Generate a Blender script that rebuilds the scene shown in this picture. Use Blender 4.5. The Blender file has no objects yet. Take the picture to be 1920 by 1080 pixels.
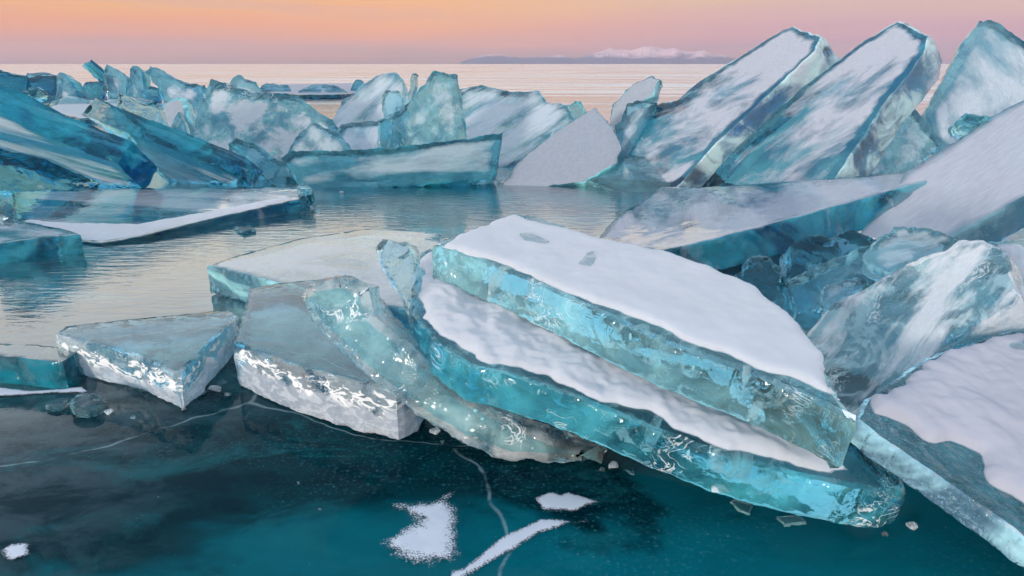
import bpy, bmesh, math, random
from mathutils import Vector, Matrix, noise
from mathutils.geometry import delaunay_2d_cdt
import numpy as np

random.seed(7)
scene = bpy.context.scene
COL = scene.collection
R = math.radians

# ------------------------------------------------------------------ camera
CAM_H, FPX = 1.2, 1280.0
PITCH = math.atan(420 / FPX)
cam_d = bpy.data.cameras.new('camera')
cam_d.sensor_width = 36.0
cam_d.lens = 36.0 * FPX / 1920.0
cam_d.clip_start, cam_d.clip_end = 0.05, 60000.0
cam = bpy.data.objects.new('camera', cam_d)
COL.objects.link(cam)
cam.location = (0, 0, CAM_H)
cam.rotation_euler = (math.pi / 2 - PITCH, 0, 0)
scene.camera = cam

# ------------------------------------------------------------------ sky, sun, exposure
SUN_ELEV, SUN_AZ = R(5), R(-145)         # low sun behind the camera, a little to its left (azimuth from +Y): the view is towards the pink anti-twilight
world = bpy.data.worlds.new('World')
scene.world = world
world.use_nodes = True
wt = world.node_tree
wt.nodes.clear()


def wn(kind, **kw):
    n = wt.nodes.new(kind)
    for k, v in kw.items():
        setattr(n, k, v)
    return n


def srgb(r, g, b):
    def f(c):
        c /= 255.0
        return c / 12.92 if c <= 0.04045 else ((c + 0.055) / 1.055) ** 2.4
    return (f(r), f(g), f(b), 1.0)


def ramp_fill(n, stops):
    el = n.color_ramp.elements
    el[0].position, el[0].color = stops[0]
    el[1].position, el[1].color = stops[-1]
    for p, c in stops[1:-1]:
        e = el.new(p)
        e.color = c
    n.color_ramp.interpolation = 'EASE' if len(stops) < 3 else 'LINEAR'


def lin(r, g, b):
    return (r, g, b, 1.0)


w_tc = wn('ShaderNodeTexCoord')
w_sep = wn('ShaderNodeSeparateXYZ')
wt.links.new(w_tc.outputs['Generated'], w_sep.inputs[0])
# thin streaks of high cloud push the gradient up and down a little
w_map = wn('ShaderNodeMapping')
w_map.inputs['Scale'].default_value = (1.5, 1.5, 26)
wt.links.new(w_tc.outputs['Generated'], w_map.inputs[0])
w_noise = wn('ShaderNodeTexNoise')
w_noise.inputs['Scale'].default_value = 2.2
w_noise.inputs['Detail'].default_value = 4
wt.links.new(w_map.outputs[0], w_noise.inputs['Vector'])
w_na = wn('ShaderNodeMath', operation='MULTIPLY_ADD')
w_na.inputs[1].default_value = 0.05
w_na.inputs[2].default_value = -0.025
wt.links.new(w_noise.outputs['Fac'], w_na.inputs[0])
w_el = wn('ShaderNodeMath', operation='ADD')
wt.links.new(w_sep.outputs['Z'], w_el.inputs[0])
wt.links.new(w_na.outputs[0], w_el.inputs[1])
w_elc = wn('ShaderNodeMath', operation='POWER')
w_max = wn('ShaderNodeMath', operation='MAXIMUM')
w_max.inputs[1].default_value = 0.0
wt.links.new(w_el.outputs[0], w_max.inputs[0])
wt.links.new(w_max.outputs[0], w_elc.inputs[0])
w_elc.inputs[1].default_value = 0.5       # stretch the low sky


def q(z):
    return math.sqrt(max(z, 0))


warm = wn('ShaderNodeValToRGB')
ramp_fill(warm, [
    (0.0, srgb(164, 138, 156)), (q(.010), srgb(180, 144, 154)), (q(.026), srgb(220, 148, 146)),
    (q(.050), srgb(236, 154, 124)), (q(.085), srgb(240, 172, 108)), (q(.14), lin(.98, .74, .50)),
    (q(.21), lin(1.08, .98, .78)), (q(.31), lin(.95, 1.0, 1.0)), (q(.45), lin(.86, .97, 1.08)), (1.0, lin(.64, .83, 1.08))])
cool = wn('ShaderNodeValToRGB')
ramp_fill(cool, [
    (0.0, srgb(138, 126, 168)), (q(.012), srgb(150, 128, 168)), (q(.03), srgb(184, 134, 172)),
    (q(.055), srgb(194, 148, 172)), (q(.085), srgb(200, 164, 160)), (q(.14), lin(.86, .66, .50)),
    (q(.21), lin(1.04, .98, .84)), (q(.31), lin(.94, 1.0, 1.02)), (q(.45), lin(.86, .97, 1.08)), (1.0, lin(.64, .83, 1.08))])
for rr in (warm, cool):
    wt.links.new(w_elc.outputs[0], rr.inputs[0])
w_az = wn('ShaderNodeMapRange', interpolation_type='SMOOTHSTEP')
w_az.inputs['From Min'].default_value = -0.25
w_az.inputs['From Max'].default_value = 0.5
wt.links.new(w_sep.outputs['X'], w_az.inputs['Value'])
w_mix = wn('ShaderNodeMix', data_type='RGBA')
wt.links.new(w_az.outputs[0], w_mix.inputs['Factor'])
wt.links.new(warm.outputs[0], w_mix.inputs['A'])
wt.links.new(cool.outputs[0], w_mix.inputs['B'])
w_sky = wn('ShaderNodeTexSky', sky_type='NISHITA', sun_disc=False)
w_sky.sun_elevation = SUN_ELEV
w_sky.sun_rotation = SUN_AZ
w_bg1 = wn('ShaderNodeBackground')
w_bg1.inputs['Strength'].default_value = 0.84
w_bg2 = wn('ShaderNodeBackground')
w_bg2.inputs['Strength'].default_value = 0.03
w_add = wn('ShaderNodeAddShader')
w_out = wn('ShaderNodeOutputWorld')
w_map2 = wn('ShaderNodeMapping')
w_map2.inputs['Scale'].default_value = (1.1, 1.1, 15)
w_map2.inputs['Rotation'].default_value = (0, .06, 0)
w_map2.inputs['Location'].default_value = (3.3, 1.2, .4)
wt.links.new(w_tc.outputs['Generated'], w_map2.inputs[0])
w_cl = wn('ShaderNodeTexNoise')
w_cl.inputs['Scale'].default_value = 3.0
w_cl.inputs['Detail'].default_value = 5
w_cl.inputs['Roughness'].default_value = .55
wt.links.new(w_map2.outputs[0], w_cl.inputs['Vector'])
w_clf = wn('ShaderNodeMapRange', interpolation_type='SMOOTHSTEP')
w_clf.inputs['From Min'].default_value = .46
w_clf.inputs['From Max'].default_value = .68
w_clf.inputs['To Max'].default_value = .42
wt.links.new(w_cl.outputs['Fac'], w_clf.inputs['Value'])
w_cmix = wn('ShaderNodeMix', data_type='RGBA')
wt.links.new(w_clf.outputs[0], w_cmix.inputs['Factor'])
wt.links.new(w_mix.outputs['Result'], w_cmix.inputs['A'])
w_cmix.inputs['B'].default_value = srgb(204, 158, 164)
wt.links.new(w_cmix.outputs['Result'], w_bg1.inputs['Color'])
wt.links.new(w_sky.outputs[0], w_bg2.inputs['Color'])
wt.links.new(w_bg1.outputs[0], w_add.inputs[0])
wt.links.new(w_bg2.outputs[0], w_add.inputs[1])
wt.links.new(w_add.outputs[0], w_out.inputs['Surface'])

sun_d = bpy.data.lights.new('sun', 'SUN')
sun_d.energy = 2.0
sun_d.angle = R(7)
sun_d.color = (1.0, 0.93, 0.85)
sun = bpy.data.objects.new('sun', sun_d)
COL.objects.link(sun)
sdir = Vector((math.sin(SUN_AZ) * math.cos(SUN_ELEV), math.cos(SUN_AZ) * math.cos(SUN_ELEV), math.sin(SUN_ELEV)))
sun.rotation_euler = sdir.to_track_quat('Z', 'Y').to_euler()
sun.location = sdir * 50

scene.view_settings.view_transform = 'Standard'
scene.view_settings.look = 'None'
scene.view_settings.exposure = 0.28
scene.view_settings.gamma = 1.0
scene.view_settings.use_curve_mapping = False
cy = scene.cycles
cy.use_denoising = True
cy.denoiser = 'OPENIMAGEDENOISE'
cy.max_bounces = 10
cy.transmission_bounces = 9
cy.glossy_bounces = 4
cy.diffuse_bounces = 2
cy.volume_bounces = 0
cy.transparent_max_bounces = 8
cy.sample_clamp_indirect = 6.0
cy.caustics_reflective = True
cy.caustics_refractive = True
cy.use_adaptive_sampling = True
cy.adaptive_threshold = 0.03

# ------------------------------------------------------------------ geometry of the place
CAM = Vector((0, 0, CAM_H))
FWD = Vector((0, math.cos(PITCH), -math.sin(PITCH)))
UPV = Vector((0, math.sin(PITCH), math.cos(PITCH)))


def ray(px, py):
    return FWD + Vector((1, 0, 0)) * ((px - 960) / FPX) + UPV * ((540 - py) / FPX)


def at_z(px, py, z):
    d = ray(px, py)
    return CAM + d * ((z - CAM_H) / d.z)


def at_y(px, py, y):
    d = ray(px, py)
    return CAM + d * (y / d.y)


def plane_pts(*pts):
    """a plane through three sight points, each at a known height"""
    a, b, c = [at_z(*p) for p in pts]
    n = (b - a).cross(c - a).normalized()
    if n.z < 0:
        n = -n
    return a, n


def plane_n(n, p):
    return p, Vector(n).normalized()


def on_plane(px, py, pl):
    d = ray(px, py)
    return CAM + d * ((pl[0] - CAM).dot(pl[1]) / d.dot(pl[1]))


# ------------------------------------------------------------------ materials
class NT:
    def __init__(self, name):
        self.m = bpy.data.materials.new(name)
        self.m.use_nodes = True
        self.t = self.m.node_tree
        self.t.nodes.clear()
        self.out = self.t.nodes.new('ShaderNodeOutputMaterial')

    def n(self, kind, ins=None, **kw):
        nd = self.t.nodes.new(kind)
        for k, v in kw.items():
            setattr(nd, k, v)
        for k, v in (ins or {}).items():
            s = nd.inputs[k]
            if hasattr(v, 'links') or isinstance(v, bpy.types.NodeSocket):
                self.t.links.new(v, s)
            else:
                s.default_value = v
        return nd

    def math(self, op, a, b=0.0, c=0.0, clamp=False):
        nd = self.n('ShaderNodeMath', {0: a, 1: b, 2: c}, operation=op)
        nd.use_clamp = clamp
        return nd.outputs[0]

    def mapr(self, v, a, b, c=0.0, d=1.0, smooth=True):
        nd = self.n('ShaderNodeMapRange', {'Value': v, 'From Min': a, 'From Max': b, 'To Min': c, 'To Max': d})
        nd.interpolation_type = 'SMOOTHSTEP' if smooth else 'LINEAR'
        return nd.outputs[0]

    def mixc(self, f, a, b):
        nd = self.n('ShaderNodeMix', {'Factor': f}, data_type='RGBA')
        for k, v in (('A', a), ('B', b)):
            s = nd.inputs[6 if k == 'A' else 7]
            if isinstance(v, bpy.types.NodeSocket):
                self.t.links.new(v, s)
            else:
                s.default_value = v
        return nd.outputs[2]

    def noise(self, vec, scale, detail=5.0, rough=0.55, dist=0.0):
        return self.n('ShaderNodeTexNoise', {'Vector': vec, 'Scale': scale, 'Detail': detail,
                                             'Roughness': rough, 'Distortion': dist}).outputs['Fac']

    def mapping(self, vec, scale=(1, 1, 1), rot=(0, 0, 0), loc=(0, 0, 0)):
        return self.n('ShaderNodeMapping', {'Vector': vec, 'Scale': scale, 'Rotation': rot, 'Location': loc}).outputs[0]

    def mixs(self, f, a, b):
        return self.n('ShaderNodeMixShader', {0: f, 1: a, 2: b}).outputs[0]


def ice_material(name, frost=0.15, streak=1.0, dens=4.0, milk=0.2, ebump=0.5, fbump=0.15, scale=1.0,
                 tint=(0.0, 0.715, 0.855), frostcol=(.80, .84, .90), milkcol=(.12, .47, .58), rough=0.015,
                 edgefrost=0.1, seed=0.0, fdetail=6.0, fwidth=0.10, emilk=None, emilkcol=None, grad=0.0, caustic=0.0, wet=0.0, rimk=0.75, elo=.75, ehi=1.2, sharp=.10, flute=0.0, caustic_face=0.0, efz=None):
    emilk = milk if emilk is None else emilk
    emilkcol = emilkcol or milkcol
    milk, emilk = milk * .5, emilk * .38
    k = NT(name)
    oc = k.n('ShaderNodeTexCoord').outputs['Object']
    edge = k.n('ShaderNodeAttribute', attribute_name='edge').outputs['Fac']
    rim = k.n('ShaderNodeAttribute', attribute_name='rim').outputs['Fac']
    co = k.mapping(oc, (1, 1, 1), loc=(seed, seed * .37, seed * .71))
    st = k.mapping(co, (1.0 / streak, 1.0 * math.sqrt(streak), 1))
    # frost or wind-packed snow film; it keeps off the bare rims
    nA = k.noise(st, 3.0 * scale, fdetail, .6, .3)
    if grad:
        nA = k.math('MULTIPLY_ADD', k.n('ShaderNodeSeparateXYZ', {0: oc}).outputs[0], grad, nA)
    nA = k.math('MULTIPLY_ADD', k.math('MULTIPLY', rim, k.math('SUBTRACT', 1.0, edge)), -.35 * rimk, nA)
    thr = k.math('MULTIPLY_ADD', edge, (frost - edgefrost) * 0.62, 0.80 - frost * 0.62)
    mask = k.n('ShaderNodeMapRange', {'Value': nA, 'From Min': k.math('SUBTRACT', thr, fwidth),
                                      'From Max': k.math('ADD', thr, fwidth)}).outputs[0]
    if efz:
        # the lower half of the edge, once under water, stays evenly frosted
        zz = k.n('ShaderNodeSeparateXYZ', {0: oc}).outputs[2]
        wz = k.math('MULTIPLY_ADD', k.math('SUBTRACT', k.noise(k.mapping(co, (1, 1, .6)), 9.0, 3, .55, .8), .5), .16, zz)
        ef = k.math('MULTIPLY', k.mapr(wz, efz + .006, efz - .012, 0, .78), edge)
        refr_white = k.math('MULTIPLY', k.math('MULTIPLY', k.mapr(wz, efz + .060, efz + .050), edge), k.mapr(k.noise(k.mapping(co, (1, 1, 2.2)), 15.0, 3, .6, 1.0), .47, .53))  # hard-edged white refraction, painted just above the frost band
        mask = k.math('MAXIMUM', mask, k.math('MAXIMUM', ef, refr_white))
    # waves of the melted / fractured surface
    b1 = k.noise(co, 4.5 * scale, 2.0, .5, .9)
    b2 = k.noise(st, 26.0 * scale, 2.0, .55, .6)
    h = k.math('MULTIPLY_ADD', b2, .13, b1)
    if flute:                             # vertical grooves of columnar ice on the broken edge
        h = k.math('MULTIPLY_ADD', k.noise(k.mapping(co, (1, 1, .12)), 34.0, 2, .5, .2), flute, h)
    bstr = k.math('MULTIPLY_ADD', edge, ebump - fbump, fbump)
    bump = k.n('ShaderNodeBump', {'Height': h, 'Strength': bstr, 'Distance': 0.08 / scale}).outputs[0]
    glass = k.n('ShaderNodeBsdfGlass', {'Color': (.95, .99, 1, 1), 'Roughness': rough, 'IOR': 1.31, 'Normal': bump}).outputs[0]
    bigm = k.mapr(k.noise(co, 3.2 * scale, 4, .62, .9), .52 - sharp, .52 + sharp)
    milkf = k.math('MULTIPLY', k.math('MULTIPLY_ADD', bigm, 1.1, .35), k.math('MULTIPLY_ADD', edge, emilk - milk, milk), clamp=True)
    mcol = k.mixc(k.mapr(nA, .3, .75), tuple(c * .7 for c in milkcol) + (1,), tuple(min(c * 1.35, .85) for c in milkcol) + (1,))
    if emilkcol != milkcol:
        ecol = k.mixc(bigm, tuple(c * elo for c in emilkcol) + (1,), tuple(min(c * ehi, .95) for c in emilkcol) + (1,))
        mcol = k.mixc(edge, mcol, ecol)
    bsoft = k.n('ShaderNodeBump', {'Height': h, 'Strength': k.math('MULTIPLY', bstr, .22), 'Distance': 0.08 / scale}).outputs[0]
    milky = k.n('ShaderNodeBsdfDiffuse', {'Color': mcol, 'Normal': bsoft}).outputs[0]
    fres = k.n('ShaderNodeFresnel', {'IOR': 1.4, 'Normal': bump}).outputs[0]
    gloss = k.n('ShaderNodeBsdfGlossy', {'Color': (1, 1, 1, 1), 'Roughness': .06, 'Normal': bump}).outputs[0]
    milky = k.mixs(fres, milky, gloss)
    body = k.mixs(milkf, glass, milky)
    if caustic:
        # refraction caustics painted as thin white lines, mostly on the broken edge
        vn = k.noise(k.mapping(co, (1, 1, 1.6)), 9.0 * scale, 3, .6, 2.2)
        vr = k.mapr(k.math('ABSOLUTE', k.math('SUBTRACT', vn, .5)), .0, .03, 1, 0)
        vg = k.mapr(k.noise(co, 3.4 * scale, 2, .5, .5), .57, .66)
        vf = k.math('MULTIPLY', k.math('MULTIPLY', vr, vg), k.math('MULTIPLY', k.math('MULTIPLY_ADD', edge, 1.0 - caustic_face, caustic_face), caustic))
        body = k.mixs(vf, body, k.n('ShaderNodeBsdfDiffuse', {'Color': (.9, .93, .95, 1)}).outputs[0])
    fine = k.noise(st, 60.0 * scale, 3, .7)
    fcol = k.mixc(k.mapr(fine, .3, .7), tuple(c * .86 for c in frostcol) + (1,), frostcol + (1,))
    fr = k.mixs(.30, k.n('ShaderNodeBsdfDiffuse', {'Color': fcol, 'Normal': bsoft}).outputs[0],
                k.n('ShaderNodeBsdfTranslucent', {'Color': fcol}).outputs[0])
    if efz:
        fr = k.mixs(k.math('SUBTRACT', refr_white, ef, clamp=True), fr, k.n('ShaderNodeBsdfDiffuse', {'Color': (.93, .95, .97, 1)}).outputs[0])
    surf = k.mixs(k.math('MULTIPLY', mask, .92), body, fr)
    if wet:
        fc = k.n('ShaderNodeLayerWeight', {'Blend': .5, 'Normal': bump}).outputs['Facing']
        wf = k.math('MULTIPLY', k.math('POWER', fc, 3.0), k.math('MULTIPLY', k.math('SUBTRACT', 1.0, edge), wet))
        surf = k.mixs(wf, surf, gloss)
    k.t.links.new(surf, k.out.inputs['Surface'])
    va = k.n('ShaderNodeVolumeAbsorption', {'Color': tint + (1,), 'Density': dens})
    k.t.links.new(va.outputs[0], k.out.inputs['Volume'])
    return k.m


def snow_material(name, col=(.82, .84, .89), seed=0.0, scale=1.0, bump=.2):
    k = NT(name)
    oc = k.mapping(k.n('ShaderNodeTexCoord').outputs['Object'], loc=(seed, seed, seed))
    a = k.noise(oc, 7 * scale, 4, .5)
    b = k.noise(oc, 260 * scale, 2, .6)
    h = k.math('MULTIPLY_ADD', b, .10, a)
    bp = k.n('ShaderNodeBump', {'Height': h, 'Strength': bump, 'Distance': .03}).outputs[0]
    c = k.mixc(k.mapr(a, .3, .7), tuple(x * .95 for x in col) + (1,), col + (1,))
    p = k.mixs(.28, k.n('ShaderNodeBsdfDiffuse', {'Color': c, 'Normal': bp, 'Roughness': .3}).outputs[0],
               k.n('ShaderNodeBsdfTranslucent', {'Color': c}).outputs[0])
    k.t.links.new(p, k.out.inputs['Surface'])
    return k.m


SNOW = snow_material('wind_packed_snow')


def dust_material():
    """blown grains of snow that thin out towards the border of a patch"""
    k = NT('grainy_snow_dust')
    oc = k.n('ShaderNodeTexCoord').outputs['Object']
    rim = k.n('ShaderNodeAttribute', attribute_name='rim').outputs['Fac']
    g = k.noise(oc, 190, 2, .7)
    m = k.noise(oc, 26, 3, .6)
    v = k.math('ADD', k.math('MULTIPLY', rim, 1.15), k.math('ADD', k.math('MULTIPLY', k.math('SUBTRACT', g, .5), 1.3), k.math('MULTIPLY', k.math('SUBTRACT', m, .5), .9)))
    f = k.mapr(v, .26, .80)
    d = k.n('ShaderNodeBsdfDiffuse', {'Color': (.64, .68, .75, 1)}).outputs[0]
    k.t.links.new(k.mixs(f, k.n('ShaderNodeBsdfTransparent').outputs[0], d), k.out.inputs['Surface'])
    return k.m


DUST = dust_material()


def lake_material():
    k = NT('lake_ice')
    oc = k.n('ShaderNodeTexCoord').outputs['Object']
    sep = k.n('ShaderNodeSeparateXYZ', {0: oc})
    x, y = sep.outputs[0], sep.outputs[1]
    dist = k.n('ShaderNodeVectorMath', {0: oc}, operation='LENGTH').outputs['Value']
    # body colour of the deep clear ice: dark water under it, cloudier plates in it
    big = k.noise(k.mapping(oc, (.8, 1.3, 1), loc=(3.1, 1.7, 0)), 1.1, 5, .55, .8)
    fine = k.noise(oc, 70, 3, .75)
    mid = k.noise(k.mapping(oc, (1, 1.6, 1)), 5, 6, .65, .4)
    # lighter teal nearest the camera, darker beyond a wandering line
    yy = k.math('ADD', y, k.math('ADD', k.math('MULTIPLY_ADD', k.math('SUBTRACT', big, .5), 2.4, k.math('MULTIPLY', x, -.42)), k.math('MULTIPLY', k.math('SUBTRACT', mid, .5), .4)))
    plate = k.mapr(yy, 1.80, 1.55)
    beyond = k.math('MULTIPLY', k.mapr(big, .44, .58), k.mapr(y, 2.0, 3.0))
    t = k.math('ADD', k.math('MAXIMUM', k.math('MULTIPLY', plate, .85), beyond), k.math('MULTIPLY', k.math('SUBTRACT', mid, .42), .8), clamp=True)
    c = k.mixc(t, (.0005, .017, .025, 1), (.002, .125, .160, 1))
    c = k.mixc(k.math('MULTIPLY', k.math('MULTIPLY', k.mapr(fine, .52, .74), k.mapr(big, .42, .6)), .5), c, (.06, .24, .29, 1))
    spk = k.mapr(k.noise(oc, 75, 2, .5), .70, .76)
    c = k.mixc(k.math('MULTIPLY', spk, k.mapr(mid, .50, .66, 0, .5)), c, (.35, .55, .60, 1))
    film = k.math('MULTIPLY', k.mapr(x, -.75, -1.5), k.mapr(mid, .40, .62, .05, .6))
    c = k.mixc(film, c, (.07, .10, .115, 1))
    cloudy = k.mapr(k.noise(k.mapping(oc, (.7, 1.1, 1), rot=(0, 0, .6), loc=(5, 8, 0)), 3.2, 6, .68, 1.0), .50, .72, 0, .45)
    c = k.mixc(cloudy, c, (.012, .16, .19, 1))
    cprev = c
    # frozen-in fracture sheets
    wv = k.n('ShaderNodeVectorMath', {0: k.mapping(oc, (.5, .62, 1), rot=(0, 0, .5)),
                                      1: k.n('ShaderNodeVectorMath', {0: k.n('ShaderNodeTexNoise', {'Vector': oc, 'Scale': 1.4, 'Detail': 4}).outputs['Color'], 'Scale': .28}, operation='SCALE').outputs[0]},
             operation='ADD').outputs[0]
    vo = k.n('ShaderNodeTexVoronoi', {'Vector': wv, 'Scale': 1.0}, feature='DISTANCE_TO_EDGE', voronoi_dimensions='2D').outputs['Distance']
    cell = k.n('ShaderNodeTexVoronoi', {'Vector': wv, 'Scale': 1.0}, feature='F1', voronoi_dimensions='2D').outputs['Color']
    c = k.n('ShaderNodeMix', {'Factor': k.mapr(k.n('ShaderNodeSeparateColor', {0: cell}).outputs[0], .2, .9, 0, .6)}, data_type='RGBA')
    k.t.links.new(cprev, c.inputs[6])
    c.inputs[7].default_value = (.001, .05, .066, 1)
    c = c.outputs[2]
    crack = k.math('MULTIPLY', k.mapr(vo, .0, .005, 1, 0), k.mapr(mid, .36, .56))
    c = k.mixc(k.math('MULTIPLY', crack, .42), c, (.36, .52, .56, 1))
    # dustings of snow, long wind streaks farther out
    stx = k.mapping(oc, (.035, .55, 1))
    s1 = k.noise(stx, 1.0, 6, .62, .4)
    far = k.mapr(dist, 9, 40)
    s2 = k.noise(k.mapping(oc, (.4, 1.2, 1), loc=(9, 2, 0)), 1.2, 7, .65, .6)
    near_dust = k.math('MULTIPLY', k.mapr(s2, .64, .80), .55)
    near_dust = k.math('MULTIPLY', near_dust, k.mapr(dist, 1.2, 3.0))
    far_snow = k.math('MULTIPLY', k.mapr(s1, .46, .60), far)
    snowf = k.math('MAXIMUM', near_dust, k.math('MULTIPLY', far_snow, .75))
    # ripples of the thin melt film: fine near, broad far
    r1 = k.noise(k.mapping(oc, (1, 3.2, 1)), 5.5, 4, .5, .3)
    r2 = k.noise(k.mapping(oc, (.25, 1.2, 1)), 2.2, 4, .6, .3)
    r3 = k.noise(oc, 60, 2, .5)
    h = k.math('ADD', k.math('MULTIPLY', r1, k.math('ADD', k.mapr(dist, 2.3, 4.2, .03, .15), k.mapr(dist, 4.2, 6.0, 0, .26))), k.math('ADD', k.math('MULTIPLY', r2, k.mapr(dist, 6, 40, .1, 1.6)), k.math('MULTIPLY', r3, .012)))
    bp = k.n('ShaderNodeBump', {'Height': h, 'Strength': .30, 'Distance': .05}).outputs[0]
    rgh = k.math('MULTIPLY_ADD', k.math('MULTIPLY', k.mapr(dist, 10, 35), k.mapr(s1, .38, .56, .35, 1)), .15, .03)
    fac = k.n('ShaderNodeLayerWeight', {'Blend': .5, 'Normal': bp}).outputs['Facing']
    refl = k.math('MULTIPLY_ADD', k.math('POWER', fac, k.mapr(dist, 1.7, 3.6, 7.5, 2.2)), .97, .004, clamp=True)
    p = k.mixs(refl, k.n('ShaderNodeBsdfDiffuse', {'Color': c}).outputs[0],
               k.n('ShaderNodeBsdfGlossy', {'Color': (1, 1, 1, 1), 'Roughness': rgh, 'Normal': bp}).outputs[0])
    sn = k.n('ShaderNodeBsdfPrincipled', {'Base Color': (.72, .76, .80, 1), 'Roughness': .6, 'Normal': bp}).outputs[0]
    k.t.links.new(k.mixs(snowf, p, sn), k.out.inputs['Surface'])
    return k.m


LAKE = lake_material()


# ------------------------------------------------------------------ builders
def tag(o, label=None, cat=None, group=None, kind=None):
    for key, v in (('label', label), ('category', cat), ('group', group), ('kind', kind)):
        if v:
            o[key] = v
    return o


def link(name, me, parent=None, mat=None):
    o = bpy.data.objects.new(name, me)
    COL.objects.link(o)
    if parent:
        o.parent = parent
    if mat:
        me.materials.append(mat)
    return o


def resample(poly, s):
    out = []
    for i in range(len(poly)):
        a, b = Vector(poly[i]), Vector(poly[(i + 1) % len(poly)])
        m = max(1, int(round((b - a).length / s)))
        for j in range(m):
            out.append(a.lerp(b, j / m))
    return out


def area2(p):
    return sum(p[i].x * p[(i + 1) % len(p)].y - p[(i + 1) % len(p)].x * p[i].y for i in range(len(p)))


def inward(p):
    """inward unit normals of a counter-clockwise polygon"""
    n = len(p)
    out = []
    for i in range(n):
        t = p[(i + 1) % n] - p[i - 1]
        v = Vector((-t.y, t.x))
        out.append(v.normalized() if v.length > 1e-9 else Vector((0, 0)))
    return out


def inside_mask(pts, poly):
    x, y = pts[:, 0], pts[:, 1]
    c = np.zeros(len(pts), bool)
    n = len(poly)
    for i in range(n):
        x1, y1 = poly[i]
        x2, y2 = poly[(i + 1) % n]
        if abs(y2 - y1) < 1e-12:
            continue
        c ^= ((y1 > y) != (y2 > y)) & (x < (x2 - x1) * (y - y1) / (y2 - y1) + x1)
    return c


def edge_dist(pts, poly):
    P = np.asarray(poly)
    Q = np.roll(P, -1, axis=0)
    best = np.full(len(pts), 1e9)
    for a, b in zip(P, Q):
        ab = b - a
        L = (ab * ab).sum() + 1e-12
        t = np.clip(((pts - a) @ ab) / L, 0, 1)
        d = np.hypot(*(pts - (a + t[:, None] * ab)).T)
        best = np.minimum(best, d)
    return best


def cdt_fill(poly, g, margin):
    """triangulate a polygon (list of 2-vectors) with inner grid points"""
    P = np.array([(v.x, v.y) for v in poly])
    lo, hi = P.min(0), P.max(0)
    gx = np.arange(lo[0], hi[0], g)
    gy = np.arange(lo[1], hi[1], g * .87)
    if len(gx) * len(gy) > 30000:
        g *= math.sqrt(len(gx) * len(gy) / 30000)
        gx = np.arange(lo[0], hi[0], g)
        gy = np.arange(lo[1], hi[1], g * .87)
    pts = [(xx + (j % 2) * g * .5, yy) for j, yy in enumerate(gy) for xx in gx]
    pts = np.array(pts) if pts else np.zeros((0, 2))
    if len(pts):
        m = inside_mask(pts, P)
        pts = pts[m]
    if len(pts):
        pts = pts[edge_dist(pts, P) > margin]
    co = [Vector(p) for p in P] + [Vector(p) for p in pts]
    n = len(P)
    v, e, f, _, _, _ = delaunay_2d_cdt(co, [(i, (i + 1) % n) for i in range(n)], [], 1, 1e-6)
    v2 = np.array([(a.x, a.y) for a in v])
    ed = edge_dist(v2, P)
    return v2, f, ed


def frame(pts, n):
    c = sum(pts, Vector()) / len(pts)
    best, bl = None, -1
    for i in range(len(pts)):
        for j in range(i):
            d = pts[i] - pts[j]
            if d.length > bl:
                best, bl = d, d.length
    xa = (best - n * best.dot(n)).normalized()
    if xa.z < 0:
        xa = -xa
    ya = n.cross(xa).normalized()
    M = Matrix((xa, ya, n)).transposed().to_4x4()
    M.translation = c
    return M


MESH_LOG = []


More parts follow.
